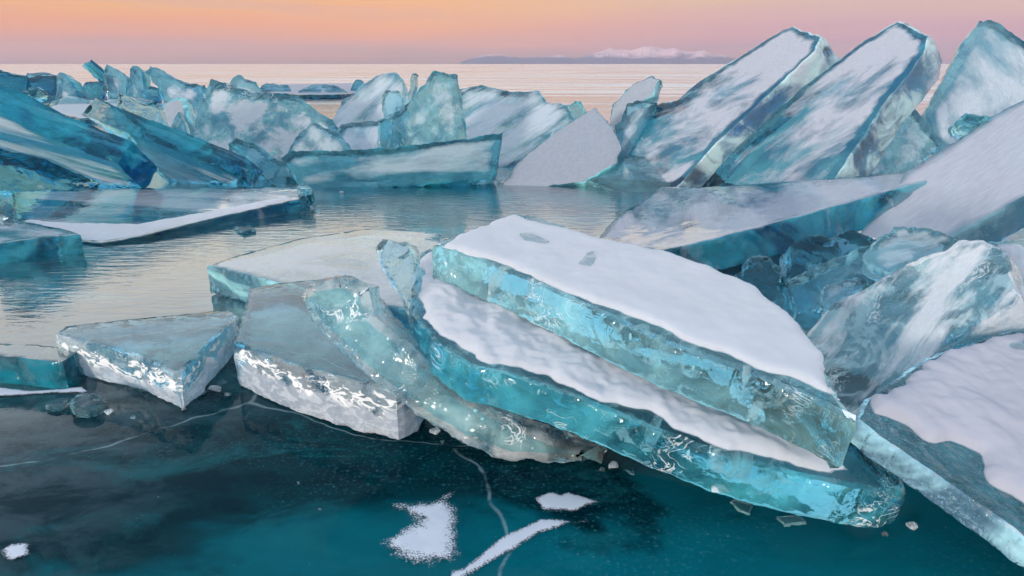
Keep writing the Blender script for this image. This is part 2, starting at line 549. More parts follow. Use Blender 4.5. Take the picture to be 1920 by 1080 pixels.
def slab(name, label, cat, outline, pl, thick, mat, res=None, jit=None, bev=None, wob=None, shrink=0.0,
         shift=(0, 0), relief=0.0, layers=6, group=None, stacked=False, rimw=None):
    """A broken plate of ice: its broad face is the polygon seen along `outline`, lying in plane `pl`;
    it goes `thick` metres back from that face."""
    pl = (pl[0], pl[1].copy())
    pts = [on_plane(px, py, pl) for px, py in outline]
    if not stacked:                       # let the foot of the piece reach down to the lake ice
        g = Vector((0, 0, -1))
        g = g - pl[1] * g.dot(pl[1])
        zs = [p.z for p in pts]
        zlo, zhi = min(zs), max(zs)
        if zlo > .02 and g.length > .25:
            g.normalize()
            zm = zlo + .35 * (zhi - zlo)
            pts = [p + g * ((zlo + .03) / -g.z) * min(1, max(0, (zm - p.z) / max(1e-6, zm - zlo)) * 1.8) for p in pts]
    c = sum(pts, Vector()) / len(pts)
    n = pl[1]
    if n.dot(CAM - c) < 0:
        n = -n
    M = frame(pts, n)
    Mi = M.inverted()
    loc = [Vector((Mi @ p).xy) for p in pts]
    if area2(loc) < 0:
        loc.reverse()
    rng = (c - CAM).length
    res = res or max(0.010, rng * 5.0 / FPX)
    jit = res * .45 if jit is None else jit
    bev = min(thick * .2, max(.008, res * .7)) if bev is None else bev
    wob = res * .5 if wob is None else wob
    seed = Vector((random.uniform(-50, 50), random.uniform(-50, 50), random.uniform(-50, 50)))
    P = resample(loc, res)
    nin = inward(P)
    P = [p + nn * (jit * noise.fractal(Vector((p.x, p.y, 0)) / (res * 4) + seed, .6, 2.1, 4)) for p, nn in zip(P, nin)]
    nin = inward(P)
    bm = bmesh.new()
    lay = bm.faces.layers.float.new('edge')
    rim = bm.verts.layers.float.new('rim')
    prof = [(bev, 0.0), (bev * .28, bev * .28), (0, bev)]
    inner = [(0, bev + (thick - 2 * bev) * (i + 1) / (layers + 1)) for i in range(layers)]
    prof += inner + [(0, thick - bev), (bev * .28, thick - bev * .28), (bev, thick)]
    rings = []
    for inset, d in prof:
        t = d / thick
        ring = []
        for i, (p, nn) in enumerate(zip(P, nin)):
            off = inset + shrink * t
            if 0 < d < thick:
                off += wob * noise.fractal(Vector((p.x / (thick * .9), p.y / (thick * .9), d / (thick * .55))) + seed, .55, 2.0, 4)
            qv = p + nn * off
            ring.append(bm.verts.new((qv.x + shift[0] * t, qv.y + shift[1] * t, -d)))
        rings.append(ring)
    N = len(P)
    sides = []
    for a, b in zip(rings, rings[1:]):
        for i in range(N):
            j = (i + 1) % N
            sides.append(bm.faces.new((a[j], a[i], b[i], b[j])))
    caps = []
    for ring, sgn in ((rings[0], 1), (rings[-1], -1)):
        poly = [v.co.xy for v in ring]
        z0 = ring[0].co.z
        try:
            v2, f, ed = cdt_fill(poly, max(res * 2.2, .02), res * .9)
        except Exception:
            v2 = None
        if v2 is None or not len(f):
            caps.append(bm.faces.new(ring if sgn > 0 else ring[::-1]))
            continue
        vs = []
        for (xx, yy), dd in zip(v2, ed):
            rz = 0
            if relief and dd > 1e-6:
                rz = relief * min(1, dd / (4 * res)) * noise.fractal(Vector((xx * 3, yy * 3, 0)) + seed, .6, 2, 3)
            vs.append(bm.verts.new((xx, yy, z0 + rz)))
            vs[-1][rim] = max(0.0, 1.0 - dd / (rimw or res * 3))
        for ff in f:
            tri = [vs[i] for i in ff]
            try:
                fc = bm.faces.new(tri)
                fc.normal_update()
                if fc.normal.z * sgn < 0:
                    fc.normal_flip()
                caps.append(fc)
            except ValueError:
                pass
    for v in rings[0] + rings[1] + rings[-1]:
        v[rim] = 1.0
    for fc in bm.faces:
        fc[lay] = 1.0
        fc.smooth = True
    for fc in caps:
        fc[lay] = 0.0
    bmesh.ops.remove_doubles(bm, verts=bm.verts, dist=1e-4)
    bmesh.ops.recalc_face_normals(bm, faces=bm.faces)
    if bm.calc_volume(signed=True) < 0:
        bmesh.ops.reverse_faces(bm, faces=bm.faces)
    me = bpy.data.meshes.new(name)
    bm.to_mesh(me)
    bm.free()
    me.set_sharp_from_angle(angle=R(38))
    o = link(name, me, None, mat)
    o.matrix_world = M
    tag(o, label, cat, group, 'thing')
    zs = [(M @ v.co).z for v in me.vertices]
    xs = [v.co.x for v in me.vertices]
    ys = [v.co.y for v in me.vertices]
    MESH_LOG.append((label[:48], round(max(xs) - min(xs), 2), round(max(ys) - min(ys), 2), thick,
                     'z %.2f..%.2f' % (min(zs), max(zs)), 'y %.2f' % c.y, len(me.polygons)))
    o['_pl'] = 0
    del o['_pl']
    PLANES[o.name] = (c, n, M)
    return o


PLANES = {}


def pillow(name, outline, pl, M, height, mat, parent=None, res=None, soft=None, lumps=.3, jit=None, lift=.001, lfreq=6.0, skirt=.004, rimw=.03):
    """A drift of snow on a plane: rises softly from its ragged outline."""
    pts = [on_plane(px, py, pl) for px, py in outline]
    c = sum(pts, Vector()) / len(pts)
    Mi = M.inverted()
    loc = [Vector((Mi @ p).xy) for p in pts]
    if area2(loc) < 0:
        loc.reverse()
    rng = (c - CAM).length
    res = res or max(.008, rng * 4.0 / FPX)
    jit = res * 1.0 if jit is None else jit
    soft = soft or height * 1.6
    seed = Vector((random.uniform(-50, 50), random.uniform(-50, 50), 0))
    P = resample(loc, res)
    nin = inward(P)
    P = [p + nn * (jit * (noise.fractal(Vector((p.x, p.y, 0)) / (res * 22) + seed, .8, 2.1, 3) + .16 * noise.noise(Vector((p.x, p.y, 0)) / (res * 3) + seed)))
         for p, nn in zip(P, nin)]
    v2, f, ed = cdt_fill(P, res * 1.3, res * .7)
    bm = bmesh.new()
    rim = bm.verts.layers.float.new('rim')
    vs = []
    for (xx, yy), dd in zip(v2, ed):
        t = min(1.0, dd / soft)
        s = math.sqrt(max(0, 1 - (1 - t) ** 2))
        lm = noise.fractal(Vector((xx * lfreq, yy * lfreq, 0)) + seed, .55, 2, 4)
        vs.append(bm.verts.new((xx, yy, lift + (s * height * (1 + lumps * lm) if dd > 1e-6 else -skirt))))
        vs[-1][rim] = min(1.0, dd / rimw)
    for ff in f:
        try:
            fc = bm.faces.new([vs[i] for i in ff])
            fc.normal_update()
            if fc.normal.z < 0:
                fc.normal_flip()
            fc.smooth = True
        except ValueError:
            pass
    me = bpy.data.meshes.new(name)
    bm.to_mesh(me)
    bm.free()
    o = link(name, me, parent, mat)
    if not parent:
        o.matrix_world = M
    return o


def snow_on(o, outline, height=.02, mat=None, **kw):
    c, n, M = PLANES[o.name]
    return pillow('snow_cover', outline, (c, n), M, height, mat or SNOW, parent=o, **kw)


def Z(z):
    return (Vector((0, 0, z)), Vector((0, 0, 1)))


# ------------------------------------------------------------------ the lake and the far shore
def build_lake():
    bm = bmesh.new()
    rad = [0.0, .4, .8, 1.2, 1.6, 2, 2.5, 3, 3.6, 4.4, 5.4, 6.6, 8, 10, 13, 17, 23, 32, 46, 70, 110, 180, 320, 600, 1200, 2600, 6000, 14000, 34000]
    NA = 72
    prev = None
    for r in rad:
        if r == 0:
            ring = [bm.verts.new((0, 0, 0))]
        else:
            ring = [bm.verts.new((r * math.sin(2 * math.pi * i / NA), r * math.cos(2 * math.pi * i / NA), 0)) for i in range(NA)]
        if prev:
            for i in range(NA):
                j = (i + 1) % NA
                if len(prev) == 1:
                    bm.faces.new((prev[0], ring[j], ring[i]))
                else:
                    bm.faces.new((prev[i], prev[j], ring[j], ring[i]))
        prev = ring
    bmesh.ops.recalc_face_normals(bm, faces=bm.faces)
    for f in bm.faces:
        if f.normal.z < 0:
            f.normal_flip()
    me = bpy.data.meshes.new('lake_ice')
    bm.to_mesh(me)
    bm.free()
    return tag(link('lake_ice', me, None, LAKE), kind='structure')


build_lake()


def build_mountains():
    k = NT('snowy_mountains')
    oc = k.n('ShaderNodeTexCoord').outputs['Object']
    sep = k.n('ShaderNodeSeparateXYZ', {0: oc})
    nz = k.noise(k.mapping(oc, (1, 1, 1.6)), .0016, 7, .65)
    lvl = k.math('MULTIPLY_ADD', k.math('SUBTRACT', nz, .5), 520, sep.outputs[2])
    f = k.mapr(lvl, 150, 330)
    c = k.mixc(f, (.16, .18, .28, 1), (.74, .52, .56, 1))  # alpenglow painted into the pink of the snow
    p = k.n('ShaderNodeBsdfPrincipled', {'Base Color': c, 'Roughness': .9})
    k.t.links.new(p.outputs[0], k.out.inputs['Surface'])
    D = 24000.0
    top = [(858, 119), (870, 114), (890, 107), (910, 103), (935, 102), (955, 106), (975, 109), (1000, 107), (1030, 106), (1050, 104),
           (1075, 108), (1100, 106), (1118, 98), (1140, 93), (1165, 92), (1185, 95), (1200, 90), (1220, 88), (1245, 92), (1265, 90),
           (1280, 96), (1300, 98), (1320, 95), (1340, 103), (1355, 102), (1372, 109), (1390, 113), (1420, 117), (1460, 119.5)]
    bm = bmesh.new()
    xs = np.linspace(858, 1460, 300)
    hs = np.interp(xs, [t[0] for t in top], [t[1] for t in top])
    rows = 14
    grid = []
    for r in range(rows):
        t = r / (rows - 1)                    # 0 front foot .. 1 back foot
        row = []
        for px, hy in zip(xs, hs):
            p0 = at_y(px, hy, D)
            prof = math.sin(math.pi * min(1, t * 1.0)) ** .9
            depth = (t - .5) * 5200
            base = max(0.0, p0.z)
            nn = noise.fractal(Vector((p0.x / 700, depth / 700, 3.3)), .7, 2.1, 6)
            hh = base * prof * (1 + .30 * nn * (1 if abs(t - .5) > .04 else .25))
            row.append(bm.verts.new((p0.x * (1 + depth / D), D + depth, max(-5, hh - 5 * (prof < .01)))))
        grid.append(row)
    for a, b in zip(grid, grid[1:]):
        for i in range(len(xs) - 1):
            fc = bm.faces.new((a[i], a[i + 1], b[i + 1], b[i]))
            fc.smooth = False
    bmesh.ops.recalc_face_normals(bm, faces=bm.faces)
    me = bpy.data.meshes.new('mountains')
    bm.to_mesh(me)
    bm.free()
    return tag(link('mountains', me, None, k.m), kind='structure')


build_mountains()

# ------------------------------------------------------------------ ice looks
PALE = (.62, .82, .90)
TURQ = (.40, .80, .88)
MAUVE = (.68, .70, .79)
CLEAR = ice_material('clear_ice', frost=.08, dens=2.6, milk=.22, milkcol=(.34, .60, .72), efz=-.085, frostcol=(.66, .72, .82), emilk=.5, emilkcol=(.52, .84, .94), elo=.75, ehi=1.7, sharp=.06, ebump=.7, fbump=.05, edgefrost=.10, seed=1, caustic=.8, wet=.25)  # sharp white edge patches painted in place of refracted light
CLEAR2 = ice_material('clear_ice_wavy', frost=.14, dens=3.0, milk=.18, milkcol=(.48, .76, .84), sharp=.08, emilk=.4, emilkcol=PALE, elo=.6, ehi=1.3, ebump=.8, fbump=.55, edgefrost=.12, seed=7, caustic=.9)
GLIT = ice_material('glittering_clear_ice', frost=.10, dens=5.0, milk=.85, milkcol=(.42, .82, .88), sharp=.16, emilk=.8, emilkcol=(.72, .92, .95), elo=.6, ehi=1.25, ebump=.9, fbump=.8, edgefrost=.16, seed=19, caustic=1.0, caustic_face=.9)
TEAL = ice_material('teal_ice', frost=.12, dens=3.4, milk=.3, emilk=.72, emilkcol=(.10, .58, .68), elo=.62, ehi=1.3, sharp=.18, ebump=.75, fbump=.12, edgefrost=.06, seed=3, caustic=.9)
TEALS = ice_material('teal_ice_dusted', frost=.60, streak=2.5, dens=6.0, milk=.3, emilk=.7, emilkcol=(.08, .54, .66), ebump=.35, fbump=.05, edgefrost=.06, seed=4, grad=.14, scale=.7, frostcol=MAUVE, wet=.6)
TALL = ice_material('tall_slab_ice', frost=.56, streak=1.6, dens=6.0, milk=.30, milkcol=(.26, .60, .72), emilk=1.3, emilkcol=(.60, .84, .92), elo=.75, ebump=.5, fbump=.10, edgefrost=.16, seed=11, scale=.8, grad=.15, fwidth=.085, rimk=1.25, fdetail=8, frostcol=(.74, .75, .83))
STREAK = ice_material('streaked_ice', frost=.50, streak=6.0, dens=5.0, milk=.4, milkcol=(.12, .50, .60), emilk=.8, emilkcol=(.015, .34, .44), elo=.5, ebump=.4, fbump=.12, edgefrost=-.1, seed=5, scale=.8, frostcol=(.80, .90, .97))  # pale streaks: the bright lake's reflection painted as frost on undersides
FROSTY = ice_material('frosted_ice', rimk=.4, frost=.55, streak=3.0, dens=4.0, milk=.4, milkcol=(.38, .70, .82), emilk=.7, emilkcol=(.30, .66, .76), ebump=.7, fbump=.35, edgefrost=.2, seed=6, caustic=.7, frostcol=(.78, .84, .91))
BIGF = ice_material('streaked_white_ice', scale=1.7, fdetail=9, fwidth=.05, frost=.46, streak=2.0, dens=3.0, milk=.8, milkcol=(.50, .80, .90), emilk=1.0, emilkcol=(.76, .88, .96), sharp=.06, ebump=1.0, fbump=.7, edgefrost=.42, rimk=.2, seed=16, caustic=1.0, caustic_face=.6, frostcol=(.86, .90, .96))
DULL = ice_material('matt_grey_ice', frost=1.15, streak=1.5, dens=4.0, milk=.4, emilk=1.2, emilkcol=(.3, .76, .84), ebump=.4, fbump=.04, edgefrost=.06, seed=8, scale=.6,
                    frostcol=(.56, .59, .66), fwidth=.2)
FAR = ice_material('distant_ice', frost=.62, streak=1.5, dens=4.5, milk=.5, milkcol=(.40, .70, .82), emilk=.9, emilkcol=(.04, .36, .47), ebump=.4, fbump=.15, edgefrost=.04, seed=9, scale=.6, frostcol=(.74, .80, .88), rimk=1.2)
FARD = ice_material('distant_dark_ice', frost=.12, dens=6.0, milk=.45, ebump=.4, fbump=.3, edgefrost=.03, seed=10, scale=.4, milkcol=(.03, .27, .35))
DARK = ice_material('dark_clear_ice', frost=.12, dens=6.0, milk=.28, ebump=.6, fbump=.3, edgefrost=.05, seed=12, milkcol=(.05, .26, .33), caustic=.5)
BLUE = ice_material('bright_turquoise_ice', frost=.1, dens=2.2, milk=.4, emilk=.85, emilkcol=TURQ, elo=.75, ehi=1.15, sharp=.2, ebump=.5, fbump=.1, edgefrost=.08, seed=13, milkcol=(.24, .66, .75), caustic=.6)
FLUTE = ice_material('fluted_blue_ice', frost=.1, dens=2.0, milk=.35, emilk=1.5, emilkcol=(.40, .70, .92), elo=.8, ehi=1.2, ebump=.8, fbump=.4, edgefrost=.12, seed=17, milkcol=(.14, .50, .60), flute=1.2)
CLOUDY = ice_material('cloudy_clear_ice', frost=.44, dens=5.0, milk=.7, milkcol=(.28, .62, .72), emilk=1.3, emilkcol=(.02, .28, .36), ebump=.4, fbump=.6, edgefrost=-.1, seed=37, scale=1.3, caustic=.8, caustic_face=.7, rimk=1.4, frostcol=(.70, .80, .86))
LILAC = snow_material('lilac_packed_snow', col=(.66, .66, .74), seed=4.0)

# ------------------------------------------------------------------ foreground pile
A = slab('ice_slab', 'large turquoise slab topped with smooth white snow, uppermost of the front pile', 'ice slab',
         [(811, 458), (850, 440), (920, 415), (965, 400), (1040, 418), (1130, 448), (1240, 468), (1340, 500), (1420, 540), (1490, 590),
          (1530, 640), (1560, 705), (1590, 760), (1608, 790), (1500, 740), (1380, 690), (1250, 645), (1120, 585), (1000, 530), (900, 488)],
         plane_pts((815, 457, .60), (1605, 785, .42), (1340, 500, .54)), .15, BLUE, bev=.022, stacked=True)
snow_on(A, [(825, 462), (855, 444), (925, 419), (966, 405), (1040, 422), (1130, 452), (1240, 472), (1335, 503), (1415, 544), (1483, 592),
            (1522, 640), (1552, 708), (1580, 752), (1480, 708), (1440, 700), (1370, 668), (1250, 622), (1120, 572), (1000, 520), (900, 480)],
        .012, soft=.04, lumps=.25, lfreq=4, jit=.022)
B = slab('ice_slab', 'long turquoise slab with dimpled snow strip beneath the snow-topped slab', 'ice slab',
         [(770, 588), (772, 540), (790, 470), (830, 452), (1000, 520), (1200, 620), (1420, 720), (1600, 800), (1690, 880), (1702, 915), (1660, 925),
          (1560, 905), (1440, 880), (1330, 845), (1200, 795), (1080, 745), (960, 705), (880, 688), (815, 645)],
         plane_pts((775, 590, .42), (1650, 915, .19), (800, 460, .50)), .128, TEAL, bev=.018, stacked=True)
snow_on(B, [(782, 575), (784, 535), (800, 478), (832, 465), (1000, 545), (1180, 650), (1330, 730), (1440, 790), (1560, 850), (1590, 880),
            (1540, 890), (1440, 868), (1340, 830), (1200, 775), (1080, 725), (970, 690), (890, 672), (825, 625)], .022, soft=.08, lumps=.6, lfreq=7, jit=.035)
C = slab('ice_slab', 'thick clear slab with glittering rounded edge, wedged under the turquoise slabs', 'ice slab',
         [(553, 556), (575, 528), (640, 517), (690, 540), (705, 590), (780, 648), (870, 735), (1000, 800), (1140, 850), (1095, 874), (950, 867),
          (860, 832), (780, 782), (680, 702), (595, 625)],
         plane_pts((950, 868, .02), (680, 702, .27), (780, 648, .36)), .15, GLIT, bev=.035, wob=.012, relief=.035)
D = slab('ice_slab', 'clear flat-topped slab with silvery front edge beside the rounded clear slab', 'ice slab',
         [(470, 540), (520, 530), (640, 519), (720, 560), (785, 670), (796, 692), (778, 716), (742, 730), (665, 716), (560, 688), (437, 641)],
         Z(.194), .19, CLEAR, bev=.012, wob=.01)
E = slab('ice_block', 'clear glassy block with pointed front corner, farthest out on dark ice', 'ice block',
         [(98, 628), (120, 610), (250, 596), (430, 580), (446, 590), (400, 640), (340, 696), (322, 698), (245, 664), (150, 642)],
         Z(.169), .165, CLEAR, bev=.014, wob=.010, shrink=.02)
F = slab('ice_slab', 'low flat slab with patchy white frost behind the clear slabs', 'ice slab',
         [(391, 498), (440, 480), (560, 447), (690, 428), (830, 436), (900, 470), (860, 560), (760, 580), (600, 560), (505, 527)],
         Z(.165), .16, ice_material('patchy_frost_ice', frost=.52, frostcol=(.66, .71, .77), emilk=1.3, emilkcol=TURQ, dens=3, milk=.35, ebump=.5, fbump=.05, edgefrost=.06, seed=21, scale=.7, wet=.7), bev=.012)
G = slab('ice_shard', 'small upright clear shard standing by the snow-topped slab', 'ice shard',
         [(702, 462), (716, 447), (760, 454), (775, 482), (783, 590), (768, 604), (748, 556), (712, 505)],
         plane_n((-.6, -.6, .5), at_z(745, 555, .32)), .07, CLEAR2, bev=.012, stacked=True)

# right foreground
I = slab('ice_slab', 'snow-drifted slab with fluted pale blue edge in the near corner', 'ice slab',
         [(1602, 785), (1640, 815), (1700, 858), (1800, 925), (1920, 1010), (2060, 1100), (2250, 900), (2050, 630), (1900, 615), (1740, 668), (1622, 745)],
         plane_pts((1605, 785, .30), (1920, 1005, .20), (1900, 660, .33)), .075, FLUTE, bev=.012, stacked=True)
snow_on(I, [(1640, 775), (1700, 800), (1740, 822), (1790, 826), (1832, 850), (1858, 905), (1900, 925), (1960, 975), (2060, 1050), (2200, 900), (2040, 640),
            (1900, 628), (1760, 672), (1630, 745)], .03, mat=LILAC, soft=.08, jit=.03)
H = slab('ice_block', 'big frosted white block with streaked top behind the snow drift', 'ice block',
         [(1525, 605), (1560, 565), (1700, 497), (1800, 456), (1845, 447), (1885, 466), (1918, 555), (1900, 577), (1780, 650), (1640, 705), (1590, 722)],
         plane_pts((1525, 610, .24), (1850, 450, .62), (1900, 572, .46)), .30, BIGF, bev=.014, wob=.02, relief=.02)
for o_args in (
    ('ice_chunk', 'dark speckled pointed chunk peeking over the snow-topped slab', [(1378, 514), (1404, 484), (1440, 477), (1462, 502), (1487, 540), (1520, 596), (1440, 575)],
     plane_n((-.35, -.75, .55), at_y(1440, 540, 2.75)), .12, DARK),
    ('ice_chunk', 'dark teal rounded chunk beneath the long leaning slab', [(1478, 465), (1500, 441), (1560, 441), (1600, 430), (1645, 448), (1600, 478), (1510, 500), (1480, 492)],
     plane_n((-.1, -.8, .6), at_y(1540, 480, 3.4)), .2, DARK),
    ('ice_slab', 'teal tilted slab lying among rubble beside the frosted block', [(1478, 522), (1560, 485), (1640, 455), (1700, 470), (1650, 540), (1580, 570), (1535, 610), (1500, 572)],
     plane_n((-.25, -.35, .9), at_y(1560, 530, 2.95)), .12, TEAL),
    ('ice_chunk', 'pale rounded chunk resting on the frosted block\'s upper edge', [(1628, 470), (1650, 440), (1690, 424), (1740, 425), (1800, 446), (1740, 482), (1665, 512), (1632, 495)],
     plane_n((-.1, -.7, .7), at_y(1700, 470, 2.72)), .10, FROSTY),
    ('ice_chunk', 'small pale plate tucked against the frosted block\'s streaked side', [(1538, 560), (1548, 535), (1620, 522), (1640, 530), (1580, 560), (1545, 590)],
     plane_n((-.2, -.5, .85), at_y(1580, 550, 2.66)), .06, FROSTY),
    ('ice_slab', 'blue-grey plate behind the frosted block at the frame edge', [(1850, 452), (1990, 455), (2040, 560), (1930, 570), (1880, 490)],
     plane_n((.1, -.6, .8), at_y(1900, 480, 2.8)), .10, TEALS),
    ('ice_chunk', 'teal chunk poking out of the drifted snow', [(1862, 680), (1890, 650), (1960, 615), (2010, 660), (1990, 720), (1900, 712)],
     plane_n((-.1, -.6, .8), at_y(1920, 680, 1.93)), .1, TEAL),
):
    nm, lb, ol, pl, th, mt = o_args
    slab(nm, lb, 'ice chunk' if nm == 'ice_chunk' else 'ice slab', ol, pl, th, mt, bev=th * .1, jit=.012, relief=.03, rimw=.012, stacked=lb.startswith(('pale', 'teal chunk', 'small pale')))

# ------------------------------------------------------------------ right middle
J = slab('ice_slab', 'long low slab with curved dark tip, leaning up to the right', 'ice slab',
         [(1120, 447), (1140, 422), (1175, 392), (1240, 350), (1330, 350), (1560, 334), (1700, 322), (1806, 319), (1700, 350), (1620, 372),
          (1420, 428), (1310, 456), (1240, 471), (1170, 458)],
         plane_pts((1130, 447, .05), (1800, 322, .55), (1330, 350, .2)), .20, TEALS, bev=.015)
K = slab('ice_slab', 'huge snow-covered slab rising out of frame with turquoise lower edge', 'ice slab',
         [(1560, 440), (1640, 380), (1700, 320), (1790, 262), (1860, 214), (1930, 178), (2060, 120), (2250, 300), (1930, 356), (1800, 390), (1650, 426)],
         plane_pts((1650, 425, .25), (1920, 180, 1.0), (1920, 357, .5)), .26,
         ice_material('wind_snow_ice', frost=.86, streak=3.5, dens=4, milk=.8, milkcol=(.30, .56, .66), emilk=1.2, ebump=.35, fbump=.1, edgefrost=.04, seed=22, scale=.6, frostcol=MAUVE, fwidth=.14), bev=.015)
L1 = slab('ice_slab', 'tall leaning slab with snow flecks, nearest to the small grey shard', 'ice slab',
          [(1150, 232), (1200, 205), (1272, 185), (1312, 150), (1400, 98), (1470, 52), (1490, 47), (1540, 68), (1530, 95), (1440, 180), (1345, 268),
           (1262, 362), (1190, 350), (1160, 300)],
          plane_n((-.70, -.32, .62), at_z(1262, 362, 0)), .36, TALL, bev=.02)
L2 = slab('ice_slab', 'tallest leaning slab, middle one of the three against the sky', 'ice slab',
          [(1300, 366), (1400, 252), (1500, 165), (1620, 75), (1685, 37), (1745, 66), (1735, 100), (1650, 210), (1570, 335), (1545, 372)],
          plane_n((-.68, -.36, .62), at_z(1310, 362, 0)), .33, TALL, bev=.02)
L3 = slab('ice_slab', 'pale upright slab cut by the frame, last of the three against the sky', 'ice slab',
          [(1735, 206), (1775, 140), (1810, 72), (1838, 35), (1870, 42), (1920, 75), (2000, 130), (2000, 300), (1780, 300), (1752, 244)],
          plane_n((-.25, -.85, .45), at_y(1780, 262, 8.2)), .22, FAR, bev=.02)
slab('ice_shard', 'small triangular shard between the tallest slab and the pale upright slab', 'ice shard',
     [(1608, 345), (1640, 252), (1698, 185), (1722, 206), (1767, 266), (1700, 345)],
     plane_n((.15, -.9, .4), at_z(1640, 335, 0)), .2, CLOUDY, bev=.02)
slab('ice_chunk', 'little teal chunk perched on the huge snow-covered slab', 'ice chunk',
     [(1797, 222), (1812, 212), (1850, 215), (1858, 222), (1820, 240), (1800, 238)], plane_n((-.1, -.8, .6), at_y(1820, 230, 4.55)), .15, TEAL, bev=.02, stacked=True)
slab('ice_shard', 'small grey shard with dark tip in front of the open lake', 'ice shard',
     [(1136, 226), (1150, 196), (1185, 157), (1224, 142), (1238, 150), (1226, 178), (1206, 192), (1172, 232)],
     plane_n((-.45, -.75, .5), at_y(1160, 225, 8.6)), .16, DULL, bev=.02)
slab('ice_shard', 'flecked low wedge at the foot of the small grey shard', 'ice shard',
     [(1142, 232), (1175, 192), (1195, 186), (1232, 192), (1228, 205), (1170, 240)],
     plane_n((-.3, -.8, .5), at_y(1160, 232, 7.9)), .14, FAR, bev=.02)
W = slab('ice_slab', 'smooth grey wedge-shaped slab with bright turquoise underside edge', 'ice slab',
         [(944, 322), (972, 290), (1040, 246), (1117, 200), (1150, 240), (1168, 276), (1158, 292), (1100, 310), (1010, 322)],
         plane_n((-.1, -.55, .83), at_z(1010, 322, .12)), .17, DULL, bev=.015)
slab('ice_chunk', 'dark dome-shaped lump beside the grey wedge slab', 'ice chunk',
     [(1063, 226), (1068, 196), (1078, 187), (1090, 187), (1100, 204), (1102, 226)], plane_n((0, -.9, .4), at_y(1080, 222, 8.8)), .2, TEAL, bev=.06)
slab('ice_slab', 'half-sunk pale plate at the water edge below the grey wedge', 'ice slab',
     [(1075, 332), (1140, 300), (1180, 290), (1260, 300), (1262, 362), (1180, 372), (1120, 345)], plane_n((-.1, -.3, .95), at_z(1140, 340, .06)), .12, BLUE, bev=.015)

# ------------------------------------------------------------------ middle group
slab('ice_slab', 'wide cloudy slab standing at the water, widest of the middle group', 'ice slab',
     [(528, 297), (545, 283), (640, 281), (730, 277), (880, 258), (941, 249), (930, 325), (922, 336), (720, 352), (560, 355), (545, 325)],
     plane_n((.03, -.88, .45), at_z(640, 352, 0)), .22,
     ice_material('cloudy_teal_ice', frost=.50, streak=2.5, dens=5, milk=.5, ebump=.3, fbump=.15, edgefrost=-.1, emilk=1.4, emilkcol=(.015, .20, .27), seed=31, scale=.8,
                  frostcol=(.50, .62, .68), milkcol=(.10, .42, .50)), bev=.015)
slab('ice_slab', 'upright transparent trapezoid slab at the top of the middle group', 'ice slab',
     [(733, 222), (775, 180), (812, 134), (832, 135), (857, 139), (863, 168), (881, 264), (780, 276)],
     plane_n((.12, -.93, .35), at_y(800, 274, 7.6)), .2, CLOUDY, bev=.015)
slab('ice_shard', 'narrow dark triangle shard leaning on the transparent trapezoid slab', 'ice shard',
     [(704, 275), (711, 226), (733, 219), (752, 250), (778, 278)], plane_n((.25, -.9, .35), at_y(740, 274, 7.45)), .12, TEAL, bev=.012)
slab('ice_slab', 'broad frosted slab sloping behind the transparent trapezoid', 'ice slab',
     [(862, 168), (900, 157), (960, 172), (1008, 168), (1026, 190), (1066, 196), (1078, 226), (1000, 262), (960, 280), (870, 276)],
     plane_n((-.1, -.72, .68), at_y(960, 270, 8.6)), .2, FROSTY, bev=.02)
slab('ice_slab', 'frosted sloping plate in the heap behind, just left of the trapezoid', 'ice slab',
     [(592, 240), (640, 192), (690, 150), (718, 137), (742, 136), (757, 152), (762, 190), (738, 222), (660, 240)],
     plane_n((-.15, -.75, .63), at_y(660, 236, 9.5)), .18, FROSTY, bev=.02)
slab('ice_shard', 'thin pale splinter sticking up from the frosted heap', 'ice shard',
     [(752, 163), (772, 137), (780, 137), (779, 152), (765, 168)], plane_n((-.3, -.85, .3), at_y(765, 165, 9.6)), .1, FAR, bev=.012)
slab('ice_chunk', 'bright glinting clear lump in front of the frosted heap', 'ice chunk',
     [(715, 190), (722, 168), (745, 170), (766, 185), (742, 212), (728, 206)], plane_n((-.2, -.9, .35), at_y(740, 205, 9.0)), .16, CLEAR2, bev=.03)
slab('ice_slab', 'low slab with dark rim between sparkling slab and trapezoid', 'ice slab',
     [(615, 262), (640, 232), (705, 226), (738, 212), (722, 262), (690, 282)], plane_n((0, -.6, .8), at_y(680, 255, 8.2)), .14, FAR, bev=.015)
slab('ice_slab', 'large upright slab full of sparkling fractures with dark sloping rim', 'ice slab',
     [(364, 248), (372, 190), (395, 147), (450, 164), (505, 175), (552, 178), (572, 190), (622, 226), (690, 275), (600, 300), (380, 300)],
     plane_n((.10, -.86, .5), at_y(480, 296, 8.3)), .25,
     ice_material('fractured_ice', frost=.52, dens=4.5, milk=.6, milkcol=(.32, .64, .74), fwidth=.06, emilk=1.2, emilkcol=(.02, .26, .34), ebump=.3, fbump=.9, edgefrost=-.1, seed=33, scale=1.1, caustic=.9, caustic_face=.8, rimk=1.5), bev=.015)
slab('ice_slab', 'pale triangular plate leaning on the sparkling slab', 'ice slab',
     [(516, 292), (560, 250), (588, 229), (640, 252), (695, 280), (640, 292)], plane_n((0, -.72, .7), at_y(590, 288, 7.7)), .12,
     ice_material('pale_plate_ice', frost=.7, dens=3, milk=.4, seed=34, frostcol=(.62, .72, .76)), bev=.012)
slab('ice_slab', 'teal broken plate between long dark slab and wide cloudy slab', 'ice slab',
     [(431, 268), (441, 256), (476, 266), (532, 302), (566, 350), (520, 352), (482, 322), (462, 292)], plane_n((.3, -.6, .72), at_y(490, 320, 7.2)), .16, TEAL, bev=.02)
slab('ice_chunk', 'dark low wedge at the foot of the long dark slab', 'ice chunk',
     [(440, 352), (452, 325), (478, 320), (520, 352)], plane_n((0, -.9, .4), at_z(470, 352, 0)), .15, DARK, bev=.02)
